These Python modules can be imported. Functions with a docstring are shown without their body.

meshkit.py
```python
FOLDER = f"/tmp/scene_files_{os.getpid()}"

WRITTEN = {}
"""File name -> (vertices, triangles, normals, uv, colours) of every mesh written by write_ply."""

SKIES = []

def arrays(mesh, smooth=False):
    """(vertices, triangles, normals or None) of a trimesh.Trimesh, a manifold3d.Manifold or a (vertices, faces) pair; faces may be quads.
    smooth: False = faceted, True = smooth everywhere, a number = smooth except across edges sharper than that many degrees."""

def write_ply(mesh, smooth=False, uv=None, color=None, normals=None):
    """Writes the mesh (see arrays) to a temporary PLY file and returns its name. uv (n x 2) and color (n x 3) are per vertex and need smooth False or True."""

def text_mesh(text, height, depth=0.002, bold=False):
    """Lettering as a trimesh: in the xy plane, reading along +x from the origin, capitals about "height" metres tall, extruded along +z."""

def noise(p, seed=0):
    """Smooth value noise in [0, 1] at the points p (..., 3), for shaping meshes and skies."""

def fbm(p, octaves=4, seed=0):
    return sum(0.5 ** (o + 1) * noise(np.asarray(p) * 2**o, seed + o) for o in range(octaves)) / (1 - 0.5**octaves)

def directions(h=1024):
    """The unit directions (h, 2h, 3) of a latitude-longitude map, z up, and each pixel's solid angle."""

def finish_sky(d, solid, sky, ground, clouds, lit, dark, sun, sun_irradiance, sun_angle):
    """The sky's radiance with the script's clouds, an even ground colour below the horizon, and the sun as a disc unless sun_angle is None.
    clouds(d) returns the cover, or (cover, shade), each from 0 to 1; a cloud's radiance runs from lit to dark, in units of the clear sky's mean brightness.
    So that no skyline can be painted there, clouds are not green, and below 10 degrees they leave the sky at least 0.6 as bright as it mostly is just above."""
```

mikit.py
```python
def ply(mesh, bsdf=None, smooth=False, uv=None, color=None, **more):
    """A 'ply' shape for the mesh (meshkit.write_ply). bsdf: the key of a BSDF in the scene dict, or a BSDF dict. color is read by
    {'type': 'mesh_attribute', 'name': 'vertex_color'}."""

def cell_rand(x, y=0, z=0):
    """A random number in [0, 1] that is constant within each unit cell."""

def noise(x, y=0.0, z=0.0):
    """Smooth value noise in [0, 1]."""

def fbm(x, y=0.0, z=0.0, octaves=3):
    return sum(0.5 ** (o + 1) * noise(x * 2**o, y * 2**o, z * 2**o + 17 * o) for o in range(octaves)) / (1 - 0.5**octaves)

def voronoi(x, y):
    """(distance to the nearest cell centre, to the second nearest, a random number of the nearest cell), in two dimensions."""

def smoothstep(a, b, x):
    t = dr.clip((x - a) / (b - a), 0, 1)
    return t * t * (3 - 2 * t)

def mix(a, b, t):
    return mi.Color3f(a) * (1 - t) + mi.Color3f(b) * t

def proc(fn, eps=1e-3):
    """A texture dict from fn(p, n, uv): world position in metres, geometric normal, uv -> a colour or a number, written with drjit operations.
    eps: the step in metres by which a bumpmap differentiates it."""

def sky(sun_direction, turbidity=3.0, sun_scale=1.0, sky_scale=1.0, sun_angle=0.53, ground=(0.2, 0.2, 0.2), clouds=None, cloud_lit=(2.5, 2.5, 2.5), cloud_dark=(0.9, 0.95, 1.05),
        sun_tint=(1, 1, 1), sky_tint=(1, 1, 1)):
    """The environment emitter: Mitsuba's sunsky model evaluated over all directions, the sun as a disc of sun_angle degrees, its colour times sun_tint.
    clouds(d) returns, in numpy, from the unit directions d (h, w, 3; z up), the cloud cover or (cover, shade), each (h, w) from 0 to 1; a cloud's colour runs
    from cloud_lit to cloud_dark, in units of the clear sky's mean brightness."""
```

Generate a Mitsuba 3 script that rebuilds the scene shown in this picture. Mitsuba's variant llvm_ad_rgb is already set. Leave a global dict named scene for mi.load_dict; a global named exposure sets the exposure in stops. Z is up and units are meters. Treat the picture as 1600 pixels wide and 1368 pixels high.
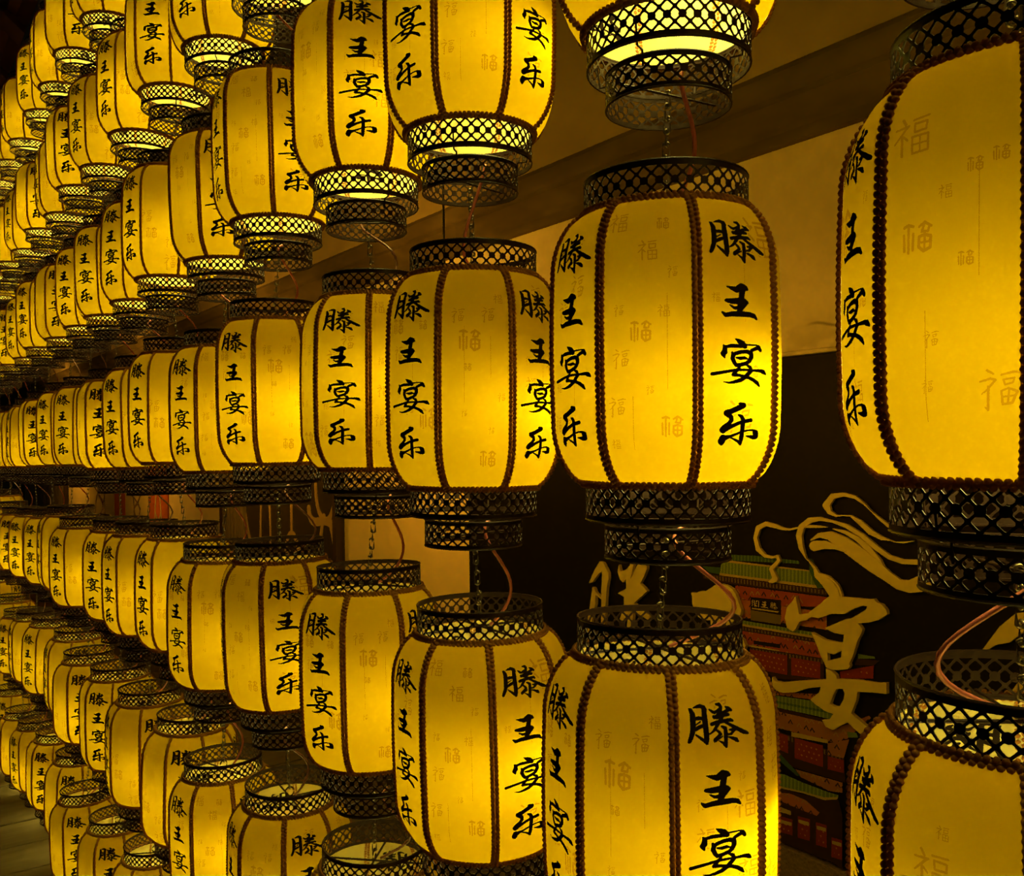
import math, random
import numpy as np, trimesh, manifold3d
import mitsuba as mi, drjit as dr
import mikit, meshkit
from mikit import proc, noise, fbm, mix, smoothstep
from shapely.geometry import Polygon, Point, box, MultiPolygon
from shapely.ops import unary_union
from shapely import affinity
T = mi.ScalarTransform4f
random.seed(7); RNG = np.random.default_rng(7)
scene, labels = {}, {}

# ------------------------------------------------------------------ camera, light, exposure
EYE = 1.70
UP = [0.01490347, -0.00172446, 0.99988745]
scene['camera'] = {'type': 'perspective', 'fov_axis': 'x', 'fov': math.degrees(2 * math.atan(800 / 1417.64)),
                   'principal_point_offset_x': 18.49 / 1600, 'principal_point_offset_y': -14.62 / 1368,
                   'near_clip': 0.05, 'far_clip': 200.0,
                   'to_world': T().look_at(origin=[0, 0, EYE], target=[0, 1, EYE + 0.001725], up=UP)}
# a cloudy night over a town: hardly any light
scene['night_sky'] = {'type': 'constant', 'sampling_weight': 1.0, 'radiance': {'type': 'rgb', 'value': [0.0034, 0.0024, 0.0010]}}
BULB = np.array([1.0, 0.88, 0.20]) * 23.0     # the radiance of a lantern's globe bulb
FILL_SPOTS = (78.0, 78.0, 270.0, 330.0, 330.0, 330.0)     # the radiance of the added spotlights that brighten the wall
exposure = 0.0

# ------------------------------------------------------------------ materials
def rgb(*c): return {'type': 'rgb', 'value': list(c)}
def diffuse(c): return {'type': 'twosided', 'bsdf': {'type': 'diffuse', 'reflectance': c if isinstance(c, dict) else rgb(*c)}}
def plastic(c, rough=0.35, spec=0.5):
    return {'type': 'twosided', 'bsdf': {'type': 'principled', 'base_color': c if isinstance(c, dict) else rgb(*c), 'roughness': rough, 'specular': spec}}

def silk(through, outside, inside):
    """Dyed silk over a wire frame: part of the light goes through it diffusely, part comes back from its paler inner side."""
    return {'type': 'blendbsdf', 'weight': 0.50,
            'bsdf_0': {'type': 'twosided', 'a': {'type': 'diffuse', 'reflectance': rgb(*outside)}, 'b': {'type': 'diffuse', 'reflectance': rgb(*inside)}},
            'bsdf_1': {'type': 'principledthin', 'base_color': rgb(*through), 'diff_trans': 2.0, 'roughness': 0.40, 'eta': 1.35}}
scene['mat_silk'] = silk((0.36, 0.222, 0.0015), (0.64, 0.36, 0.015), (0.96, 0.86, 0.36))
scene['mat_silk_print'] = silk((0.288, 0.142, 0.001), (0.42, 0.22, 0.01), (0.80, 0.68, 0.28))
scene['mat_ink'] = diffuse((0.012, 0.008, 0.006))
scene['mat_braid'] = {'type': 'principledthin', 'base_color': rgb(0.37, 0.155, 0.028), 'diff_trans': 0.7, 'roughness': 0.35, 'eta': 1.45}
scene['mat_filigree'] = {'type': 'twosided', 'bsdf': {'type': 'principled', 'base_color': rgb(0.022, 0.010, 0.008), 'roughness': 0.42, 'metallic': 0.20, 'specular': 0.22}}
scene['mat_steel'] = {'type': 'twosided', 'bsdf': {'type': 'principled', 'base_color': rgb(0.20, 0.16, 0.12), 'roughness': 0.3, 'metallic': 0.9}}
scene['mat_cord'] = plastic((0.62, 0.17, 0.13), 0.4)
scene['mat_cord_dark'] = plastic((0.16, 0.05, 0.03), 0.4)
scene['mat_collar'] = diffuse((0.62, 0.58, 0.42))
scene['mat_socket'] = plastic((0.02, 0.015, 0.012), 0.4)
def plaster_fn(p, n, uv):
    s = fbm(p.x * 3.1, p.y * 3.1, p.z * 3.1, 4)
    t = fbm(p.x * 21, p.y * 21, p.z * 14, 3)
    b = p.x * -0.579 + p.y * 0.815
    crack = 2.115 + 0.10 * fbm(b * 2.6, 1.0, 0.0, 3) - 0.03 * noise(b * 0.9)
    line = smoothstep(0.010, 0.0, dr.abs(p.z - crack)) * smoothstep(0.35, 0.6, noise(b * 5.0, 3.0))
    stain = smoothstep(2.26, 2.06, p.z) * smoothstep(0.42, 0.62, fbm(b * 7.0, p.z * 9.0, 2.0, 4))
    c = mix((0.56, 0.52, 0.40), (0.72, 0.67, 0.54), smoothstep(0.25, 0.75, s * 0.75 + t * 0.25))
    return c * (1.0 - 0.45 * line - 0.22 * stain)
scene['mat_plaster'] = diffuse(proc(plaster_fn))
def cornice_shaded_fn(p, n, uv):
    s = fbm(p.x * 2.3, p.y * 2.3, p.z * 6.0, 4)
    return mix((0.085, 0.068, 0.045), (0.135, 0.11, 0.075), smoothstep(0.3, 0.7, s))  # base colour darkened to stand in for shade under the cornice
scene['mat_cornice_shaded'] = diffuse(proc(cornice_shaded_fn))
def upper_fn(p, n, uv):
    s = fbm(p.x * 1.7, p.y * 1.7, p.z * 2.6, 4)
    return mix((0.34, 0.275, 0.20), (0.46, 0.38, 0.28), smoothstep(0.3, 0.7, s))
scene['mat_upper_wall'] = diffuse(proc(upper_fn))
scene['mat_pier'] = diffuse(proc(lambda p, n, uv: mix((0.74, 0.64, 0.46), (0.84, 0.74, 0.55), fbm(p.x * 5, p.y * 5, p.z * 5, 3))))
scene['mat_board'] = plastic((0.006, 0.0047, 0.0038), 0.5, 0.10)
scene['mat_gold'] = plastic((0.60, 0.55, 0.17), 0.5, 0.3)
scene['mat_print'] = {'type': 'twosided', 'bsdf': {'type': 'diffuse', 'reflectance': {'type': 'mesh_attribute', 'name': 'vertex_color'}}}
def plank_fn(p, n, uv):
    a, b = p.x * 0.815 + p.y * 0.579, p.x * -0.579 + p.y * 0.815
    s = fbm(a * 2.0, b * 46.0, 0.0, 4)
    k = mikit.cell_rand(dr.floor(b / 0.285 + 0.37), 3)
    return mix((0.10, 0.070, 0.032), (0.185, 0.135, 0.065), s * 0.6 + k * 0.4)
scene['mat_plank'] = diffuse(proc(plank_fn))
scene['mat_dark_ground'] = diffuse((0.02, 0.017, 0.013))
def carpet_fn(p, n, uv):
    return mix((0.10, 0.075, 0.04), (0.27, 0.20, 0.11), fbm(p.x * 120, p.y * 120, p.z * 120, 3))
scene['mat_carpet'] = diffuse(proc(carpet_fn))
scene['mat_frame'] = plastic((0.045, 0.028, 0.016), 0.45)
scene['mat_slat'] = plastic((0.19, 0.155, 0.07), 0.5)
scene['mat_door'] = plastic((0.035, 0.028, 0.014), 0.35)
scene['mat_motif'] = diffuse((0.34, 0.26, 0.11))
scene['mat_orange'] = diffuse((0.50, 0.13, 0.02))
scene['mat_paper'] = diffuse((0.55, 0.46, 0.25))
scene['mat_paper_ink'] = diffuse((0.20, 0.14, 0.05))
scene['mat_timber'] = diffuse((0.36, 0.24, 0.13))

# ------------------------------------------------------------------ helpers
def put(key, mesh, bsdf, smooth=False, **more):
    scene[key] = mikit.ply(mesh, bsdf, smooth, **more)
    return key
def tag(key, label=None, category=None, group=None, kind=None):
    labels[key] = {k: v for k, v in (('label', label), ('category', category), ('group', group), ('kind', kind)) if v}
    return key
def numbered(name):
    if name not in USED: USED[name] = 0; return name
    USED[name] += 1
    return f'{name}_{USED[name]:03d}'
USED = {}
def join(ms): return trimesh.util.concatenate(ms)
def tube(pts, r, sides=6, closed=False):
    """A tube round a polyline; r is one radius or one for each point."""
    p = np.asarray(pts, float); n = len(p)
    t = np.roll(p, -1, 0) - np.roll(p, 1, 0) if closed else np.gradient(p, axis=0)
    t /= np.linalg.norm(t, axis=1, keepdims=True) + 1e-12
    ref = np.array([0, 0, 1.0]) if np.abs(t[:, 2]).mean() < 0.8 else np.array([1.0, 0, 0])
    a = np.cross(t, ref); a /= np.linalg.norm(a, axis=1, keepdims=True) + 1e-9
    b = np.cross(t, a); ang = np.arange(sides) * 2 * np.pi / sides
    rr = np.broadcast_to(r, (n,))[:, None, None]
    v = (p[:, None] + rr * (np.cos(ang)[None, :, None] * a[:, None] + np.sin(ang)[None, :, None] * b[:, None])).reshape(-1, 3)
    f = []
    for i in range(n if closed else n - 1):
        j = (i + 1) % n
        for k in range(sides):
            l = (k + 1) % sides
            f += [[i * sides + k, i * sides + l, j * sides + l], [i * sides + k, j * sides + l, j * sides + k]]
    if not closed:
        for e, s in ((0, 1), (n - 1, -1)):
            for k in range(1, sides - 1): f.append([e * sides, e * sides + (k + (s > 0)), e * sides + (k + (s < 0))])
    m = trimesh.Trimesh(v, f, process=False)
    return m
def triangles(poly):
    rings = [np.asarray(poly.exterior.coords)[:-1]] + [np.asarray(i.coords)[:-1] for i in poly.interiors]
    if not poly.exterior.is_ccw: rings[0] = rings[0][::-1]
    rings = [rings[0]] + [r[::-1] if Polygon(r).exterior.is_ccw else r for r in rings[1:]]
    tri = manifold3d.triangulate(rings)
    return np.vstack(rings), np.asarray(tri)
def pieces(g):
    if g.is_empty: return []
    return [q for q in (g.geoms if hasattr(g, 'geoms') else [g]) if q.geom_type == 'Polygon' and q.area > 1e-9]
def flat(polys):
    """Triangulates polygons in their plane: (points n x 2, triangles)."""
    vs, fs, at = [], [], 0
    for q in polys:
        v, f = triangles(q)
        vs.append(v); fs.append(f + at); at += len(v)
    return np.vstack(vs), np.vstack(fs)
def brush(strokes):
    """Brush writing: each stroke a chain of circles (x, y, radius), y down."""
    out = []
    for st in strokes:
        cs = [Point(x, -y).buffer(max(r, 1.5), quad_segs=4) for x, y, r in st]
        out += [unary_union([a, b]).convex_hull for a, b in zip(cs, cs[1:])]
    return unary_union(out)

# ------------------------------------------------------------------ brush characters
GLYPH = {
'rise': [[(235,225,8),(265,250,32),(295,330,48),(290,550,48),(275,680,42),(240,790,38),(215,850,32)],[(320,215,8),(400,195,28),(450,185,35),(520,215,40),(535,260,42)],
 [(520,240,42),(515,450,52),(525,650,50),(530,820,46),(530,910,25)],[(530,900,25),(440,810,28),(330,715,10)],[(330,420,32),(400,410,34),(470,420,30)],[(340,535,10),(430,475,10)],[(330,620,32),(400,580,34),(480,550,30)],
 [(625,262,12),(680,310,28),(720,330,25),(800,290,23),(850,270,28)],[(775,175,18),(840,185,33),(865,230,33),(850,300,33),(770,390,33),(700,420,28)],[(960,240,14),(1020,280,38),(1065,310,30)],[(1030,300,30),(940,330,33),(860,370,35)],
 [(690,400,25),(760,420,38),(880,390,36),(1000,390,28)],[(645,540,35),(760,510,38),(900,500,34),(1020,490,32),(1065,515,22)],[(860,430,30),(770,530,38),(720,610,30),(660,680,22),(590,725,12)],
 [(900,520,20),(1000,580,30),(1150,680,38),(1280,760,42),(1360,795,28)],[(830,600,20),(900,640,35),(905,760,38),(900,900,38),(905,1010,22),(850,930,24),(760,870,8)],
 [(700,640,15),(770,700,25),(800,750,28),(720,810,24),(690,850,38)],[(690,860,36),(760,830,18),(840,790,10)],[(990,680,20),(1080,690,36),(1020,760,25),(960,770,20)],[(960,820,15),(1060,860,30),(1110,890,38),(1150,930,18)]],
'king': [[(510,295,6),(620,330,35),(720,350,60),(820,290,80),(900,300,60),(950,320,28)],[(850,330,60),(820,480,60),(800,650,65),(770,800,60)],[(500,580,35),(620,590,58),(740,580,62),(870,590,75),(940,600,33)],
 [(570,670,12),(660,725,28),(760,720,40)],[(930,620,25),(850,710,30),(800,760,30)],[(415,825,18),(480,880,40),(620,850,50),(800,840,55),(1000,840,50),(1100,860,45),(1160,920,22)]],
'banquet': [[(725,120,8),(790,160,40),(870,210,60),(930,265,50)],[(475,258,10),(510,300,40),(500,400,55),(470,430,50),(500,510,15)],[(530,290,25),(640,265,35),(760,265,32),(900,260,40)],[(960,230,14),(1190,225,9),(1250,270,45),(1295,330,33)],[(1250,270,40),(1180,300,35),(1080,340,30)],
 [(650,400,18),(680,450,45),(660,520,42),(700,610,38),(740,660,32)],[(720,420,35),(850,380,35),(980,370,38),(1070,400,45),(1070,480,48),(1030,560,42),(960,610,35),(820,650,35),(740,660,35)],[(740,500,15),(830,515,30),(920,500,30),(990,520,12)],
 [(830,650,25),(800,710,25),(730,780,35),(680,850,38),(800,860,26),(920,890,33),(1010,900,30),(1130,950,35),(1220,1010,40),(1270,1070,14)],[(960,640,15),(1050,690,35),(1070,760,40),(1000,830,42),(930,900,40),(830,960,38),(700,1000,28),(580,1020,14),(480,1000,5)],
 [(260,850,32),(400,820,30),(600,780,26),(760,750,24),(960,745,20),(1130,750,20),(1300,750,32),(1370,770,45),(1425,815,18)]],
'music': [[(820,170,30),(900,200,55),(780,255,50),(640,320,50),(540,360,60)],[(540,360,60),(630,440,45),(640,500,40),(590,570,40),(500,650,55),(455,700,55),(480,740,30)],[(470,730,40),(560,670,40),(700,600,35),(850,540,30),(1000,510,38),(1070,500,38)],
 [(790,395,15),(860,430,38),(890,500,45),(880,700,46),(870,880,46),(870,990,28),(800,930,22),(640,860,12)],[(480,870,70),(455,930,70),(465,990,28)],[(470,880,60),(560,850,38),(640,830,25),(760,780,20),(880,740,18),(1020,705,12),(1140,705,18)],[(1150,720,28),(1200,770,65),(1210,830,60),(1140,850,40),(980,825,8)]]}
# the auspicious character scattered faintly over the silk, in three hands
LUCK = [
 [[(30,0,5),(42,18,5)],[(8,30,4),(55,26,5)],[(50,28,5),(6,75,3)],[(32,55,5),(33,120,5)],[(38,58,4),(52,72,4)],[(70,10,4),(125,6,4)],[(76,24,4),(78,52,4),(118,50,4),(120,24,4),(76,24,4)],[(70,66,4),(71,120,4),(126,118,4),(126,66,4),(70,66,4)],[(72,92,3),(124,92,3)],[(98,66,3),(98,118,3)]],
 [[(10,8,7),(30,0,7),(52,10,7)],[(30,0,6),(30,120,6)],[(8,40,6),(10,110,6)],[(52,40,6),(50,110,6)],[(80,15,6),(105,0,7),(135,20,6)],[(105,0,6),(92,38,6),(120,40,6),(125,20,5)],[(80,58,7),(78,100,7),(100,122,7),(130,110,7),(132,62,7),(105,52,7),(80,58,7)],[(80,84,5),(132,84,5)],[(105,54,5),(104,120,5)]],
 [[(20,0,4),(38,12,3)],[(0,34,3),(30,26,4),(44,30,4),(20,60,3),(4,72,2)],[(24,50,4),(22,120,4),(14,112,2)],[(60,16,3),(92,8,4),(110,10,3)],[(66,30,3),(70,46,3),(92,40,3),(96,26,3),(66,30,3)],[(60,64,3),(64,104,4),(90,100,4),(104,66,4),(80,56,3),(60,64,3)],[(62,82,3),(98,78,3)],[(82,58,3),(78,100,3)]]]
K = 1.0 / (14.545 * 180.0)
INK = {n: affinity.translate(affinity.scale(brush(s), K / 0.81, K, origin=(0, 0)), 0, 0) for n, s in GLYPH.items()}
def centred(g): x0, y0, x1, y1 = g.bounds; return affinity.translate(g, -(x0 + x1) / 2, -(y0 + y1) / 2)
INK = {n: centred(g) for n, g in INK.items()}
LUCKS = [centred(affinity.scale(brush(s), 1 / 120.0, 1 / 120.0, origin=(0, 0))) for s in LUCK]
# ------------------------------------------------------------------ one palace lantern, in units of its radius
RAD, HALF, TOP, LOW, LAST, RR, SR, BAR = 0.12, 1.163, 1.471, 1.481, 1.815, 0.7055, 0.5426, -1.69
PITCH = math.pi / 4
def radius(z):
    t = np.clip((np.abs(z) - 0.60) / (HALF - 0.60), 0, 1)
    return 0.725 + 0.275 * (1 - t ** 2.1) ** 0.72 - 0.012 * np.clip(np.abs(z) / 0.6, 0, 1) ** 2 * (1 - t)
def skin(a, z, lift=0.0):
    """A point of the silk at angle a and height z; flatter between two ribs than on them."""
    a, z = np.asarray(a, float), np.asarray(z, float)
    d = ((a + PITCH / 2) % PITCH) / PITCH * 2 - 1
    r = radius(z)
    r = r * (1 - 0.030 * (1 - np.abs(d) ** 2) * np.clip((r - 0.70) / 0.25, 0, 1)) + lift
    return np.stack([r * np.cos(a), r * np.sin(a), z], -1)
def skin_normal(a, z):
    e = 1e-3
    n = np.cross(skin(a + e, z) - skin(a - e, z), skin(a, z + e) - skin(a, z - e))
    return n / np.linalg.norm(n, axis=1, keepdims=True)
def shaped(v, f, n, bsdf):
    path = meshkit.write_ply(trimesh.Trimesh(v, f, process=False), False, normals=n)
    return {'type': 'ply', 'filename': path, 'face_normals': False, 'bsdf': {'type': 'ref', 'id': bsdf}}
def on_skin(poly, mid, nx, nz, bsdf, lift=0.0):
    """Cuts a polygon of a panel (x along the girth, z) into cells and wraps it round the lantern."""
    x0, z0, x1, z1 = poly.bounds
    gx = np.linspace(-PITCH / 2, PITCH / 2, nx + 1); gz = np.linspace(-HALF, HALF, nz + 1)
    q = []
    for i in range(nx):
        if gx[i + 1] < x0 or gx[i] > x1: continue
        for j in range(nz):
            if gz[j + 1] < z0 or gz[j] > z1: continue
            q += pieces(poly.intersection(box(gx[i], gz[j], gx[i + 1], gz[j + 1])))
    v, f = flat(q)
    a, z = mid + v[:, 0], v[:, 1]
    return shaped(skin(a, z, lift) * RAD, f, skin_normal(a, z), bsdf)
ROWS = (('rise', 0.76), ('king', 0.29), ('banquet', -0.19), ('music', -0.67))
def scatter_luck(rng, n, big=None):
    out = []
    for _ in range(n):
        s = float(rng.choice([0.07, 0.09, 0.15, 0.20, 0.30] if big is None else big, p=[.25, .2, .25, .2, .1] if big is None else None))
        g = affinity.scale(LUCKS[int(rng.integers(3))], s, s, origin=(0, 0))
        x, z = rng.uniform(-0.28, 0.28), rng.uniform(-0.95, 0.95)
        g = affinity.translate(g, x, z)
        if all(g.distance(o) > 0.03 for o in out): out.append(g)
    return out
OCTA = trimesh.creation.icosphere(subdivisions=0)
BEAD = trimesh.Trimesh(*trimesh.remesh.subdivide(np.array([[1,0,0],[-1,0,0],[0,1,0],[0,-1,0],[0,0,1],[0,0,-1.0]]), np.array([[0,2,4],[2,1,4],[1,3,4],[3,0,4],[2,0,5],[1,2,5],[3,1,5],[0,3,5]])), process=False)
BEAD.vertices /= np.linalg.norm(BEAD.vertices, axis=1, keepdims=True)
def beads(points, r, shape=BEAD):
    v, f = np.array(shape.vertices), np.array(shape.faces)
    p = np.asarray(points)
    r = np.broadcast_to(r, (len(p),))
    return trimesh.Trimesh((p[:, None] + v[None] * r[:, None, None]).reshape(-1, 3), (f[None] + (np.arange(len(p)) * len(v))[:, None, None]).reshape(-1, 3), process=False)
def ribbon(a, b):
    """A strip between two polylines."""
    n = len(a); v = np.vstack([a, b]); i = np.arange(n - 1)
    return trimesh.Trimesh(v, np.vstack([np.stack([i, i + n, i + n + 1], 1), np.stack([i, i + n + 1, i + 1], 1)]), process=False)
def rib_braid(mid, fine):
    zz = np.linspace(-HALF, HALF, 400); p = skin(np.full(400, mid), zz)
    s = np.r_[0, np.cumsum(np.linalg.norm(np.diff(p, axis=0), axis=1))]
    if fine:
        n = int(s[-1] / 0.046)
        z = np.interp((np.arange(n) + 0.5) / n * s[-1], s, zz); w = 0.023 / radius(z)
        z2 = np.interp((np.arange(n)) / n * s[-1], s, zz)
        rows = [skin(mid - w, z, 0.010), skin(mid + w, z2, 0.010)]
        zb = np.interp(np.linspace(0, s[-1], 40), s, zz); wb = 0.040 / radius(zb)
        band = ribbon(skin(mid - wb, zb, 0.008), skin(mid + wb, zb, 0.008))
        return join([beads(np.vstack(rows) * RAD, 0.0245 * RAD), trimesh.Trimesh(band.vertices * RAD, band.faces, process=False)])
    n = 46
    z = np.interp(np.linspace(0, s[-1], n), s, zz)
    return tube(skin(np.full(n, mid), z, 0.008) * RAD, np.where(np.arange(n) % 2, 0.038, 0.024) * RAD, 4)
def ring_braid(z, r, fine):
    if fine:
        n = 100; a = np.arange(n) / n * 2 * np.pi; b = a + np.pi / n
        s = 1 if z > 0 else -1
        pts = np.vstack([np.stack([(r + 0.018) * np.cos(a), (r + 0.018) * np.sin(a), a * 0 + z - 0.018 * s], 1), np.stack([(r + 0.004) * np.cos(b), (r + 0.004) * np.sin(b), a * 0 + z + 0.020 * s], 1)])
        core = tube(np.stack([r * np.cos(a), r * np.sin(a), a * 0 + z], 1), 0.024, 5, True)
        m = join([beads(pts, 0.0225), core])
    else:
        n = 80; a = np.arange(n) / n * 2 * np.pi
        m = tube(np.stack([(r + 0.004) * np.cos(a), (r + 0.004) * np.sin(a), a * 0 + z], 1), np.where(np.arange(n) % 2, 0.050, 0.036), 5, True)
    m.apply_scale(RAD); return m
def filigree(r, z0, z1, n, fine, top_rim=0.055, low_rim=0.035):
    """A pierced metal hoop: crossing wires, a flower on every crossing of the middle row, plain edges with a rolled rim."""
    p = 2 * math.pi * r / n; h = z1 - z0
    zc = z0 + low_rim + (h - top_rim - low_rim) / 2; k = (h - top_rim - low_rim) / 1.8
    cell = box(-p / 2, z0, p / 2, z1); q = 2 if fine else 1
    w = 0.0085 if fine else 0.0110
    def hole(x, y, clip=None):
        d = Polygon([(x - p / 2, y), (x, y + 0.45 * k), (x + p / 2, y), (x, y - 0.45 * k)]).buffer(-w, quad_segs=1)
        d = d.buffer(-0.012, quad_segs=1).buffer(0.012, quad_segs=q)
        return d
    zone = box(-p, zc - 0.9 * k, p, zc + 0.9 * k)
    holes = [hole(x, zc) for x in (-p / 2, p / 2)] + [hole(0, zc + s * 0.45 * k) for s in (1, -1)] + [hole(x, zc + s * 0.9 * k) for x in (-p / 2, p / 2) for s in (1, -1)]
    flower = Point(0, zc).buffer(0.034, quad_segs=3 if fine else 1)
    g = cell.difference(unary_union(holes).intersection(zone).difference(flower)).simplify(0.0009 if fine else 0.002)
    def bend(x, z, rr): return np.stack([rr * np.cos(x / r), rr * np.sin(x / r), z], -1)
    vs, fs, at = [], [], 0
    for c in pieces(g):
        if fine:
            m = trimesh.creation.extrude_polygon(c, 0.007, engine='manifold'); v, f = np.array(m.vertices), np.array(m.faces)
            v = bend(v[:, 0], v[:, 1], r - 0.0035 + v[:, 2])
        else:
            v, f = triangles(c); v = bend(v[:, 0], v[:, 1], r)
        vs.append(v); fs.append(f + at); at += len(v)
    v, f = np.vstack(vs), np.vstack(fs)
    out, fo = [], []
    for i in range(n):
        a = 2 * math.pi * i / n; c, s = math.cos(a), math.sin(a)
        out.append(v @ np.array([[c, s, 0], [-s, c, 0], [0, 0, 1]])); fo.append(f + i * len(v))
    ms = [trimesh.Trimesh(np.vstack(out), np.vstack(fo), process=False)]
    a = np.arange(48) / 48 * 2 * np.pi
    for z in (z0 + 0.006, z1 - 0.006): ms.append(tube(np.stack([r * np.cos(a), r * np.sin(a), a * 0 + z], 1), 0.011, 5, True))
    return ms
def wire(pts, r=0.012, sides=5): return tube(np.asarray(pts, float), r, sides)
def scaled(ms):
    m = join(ms); m.apply_scale(RAD); return m

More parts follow.
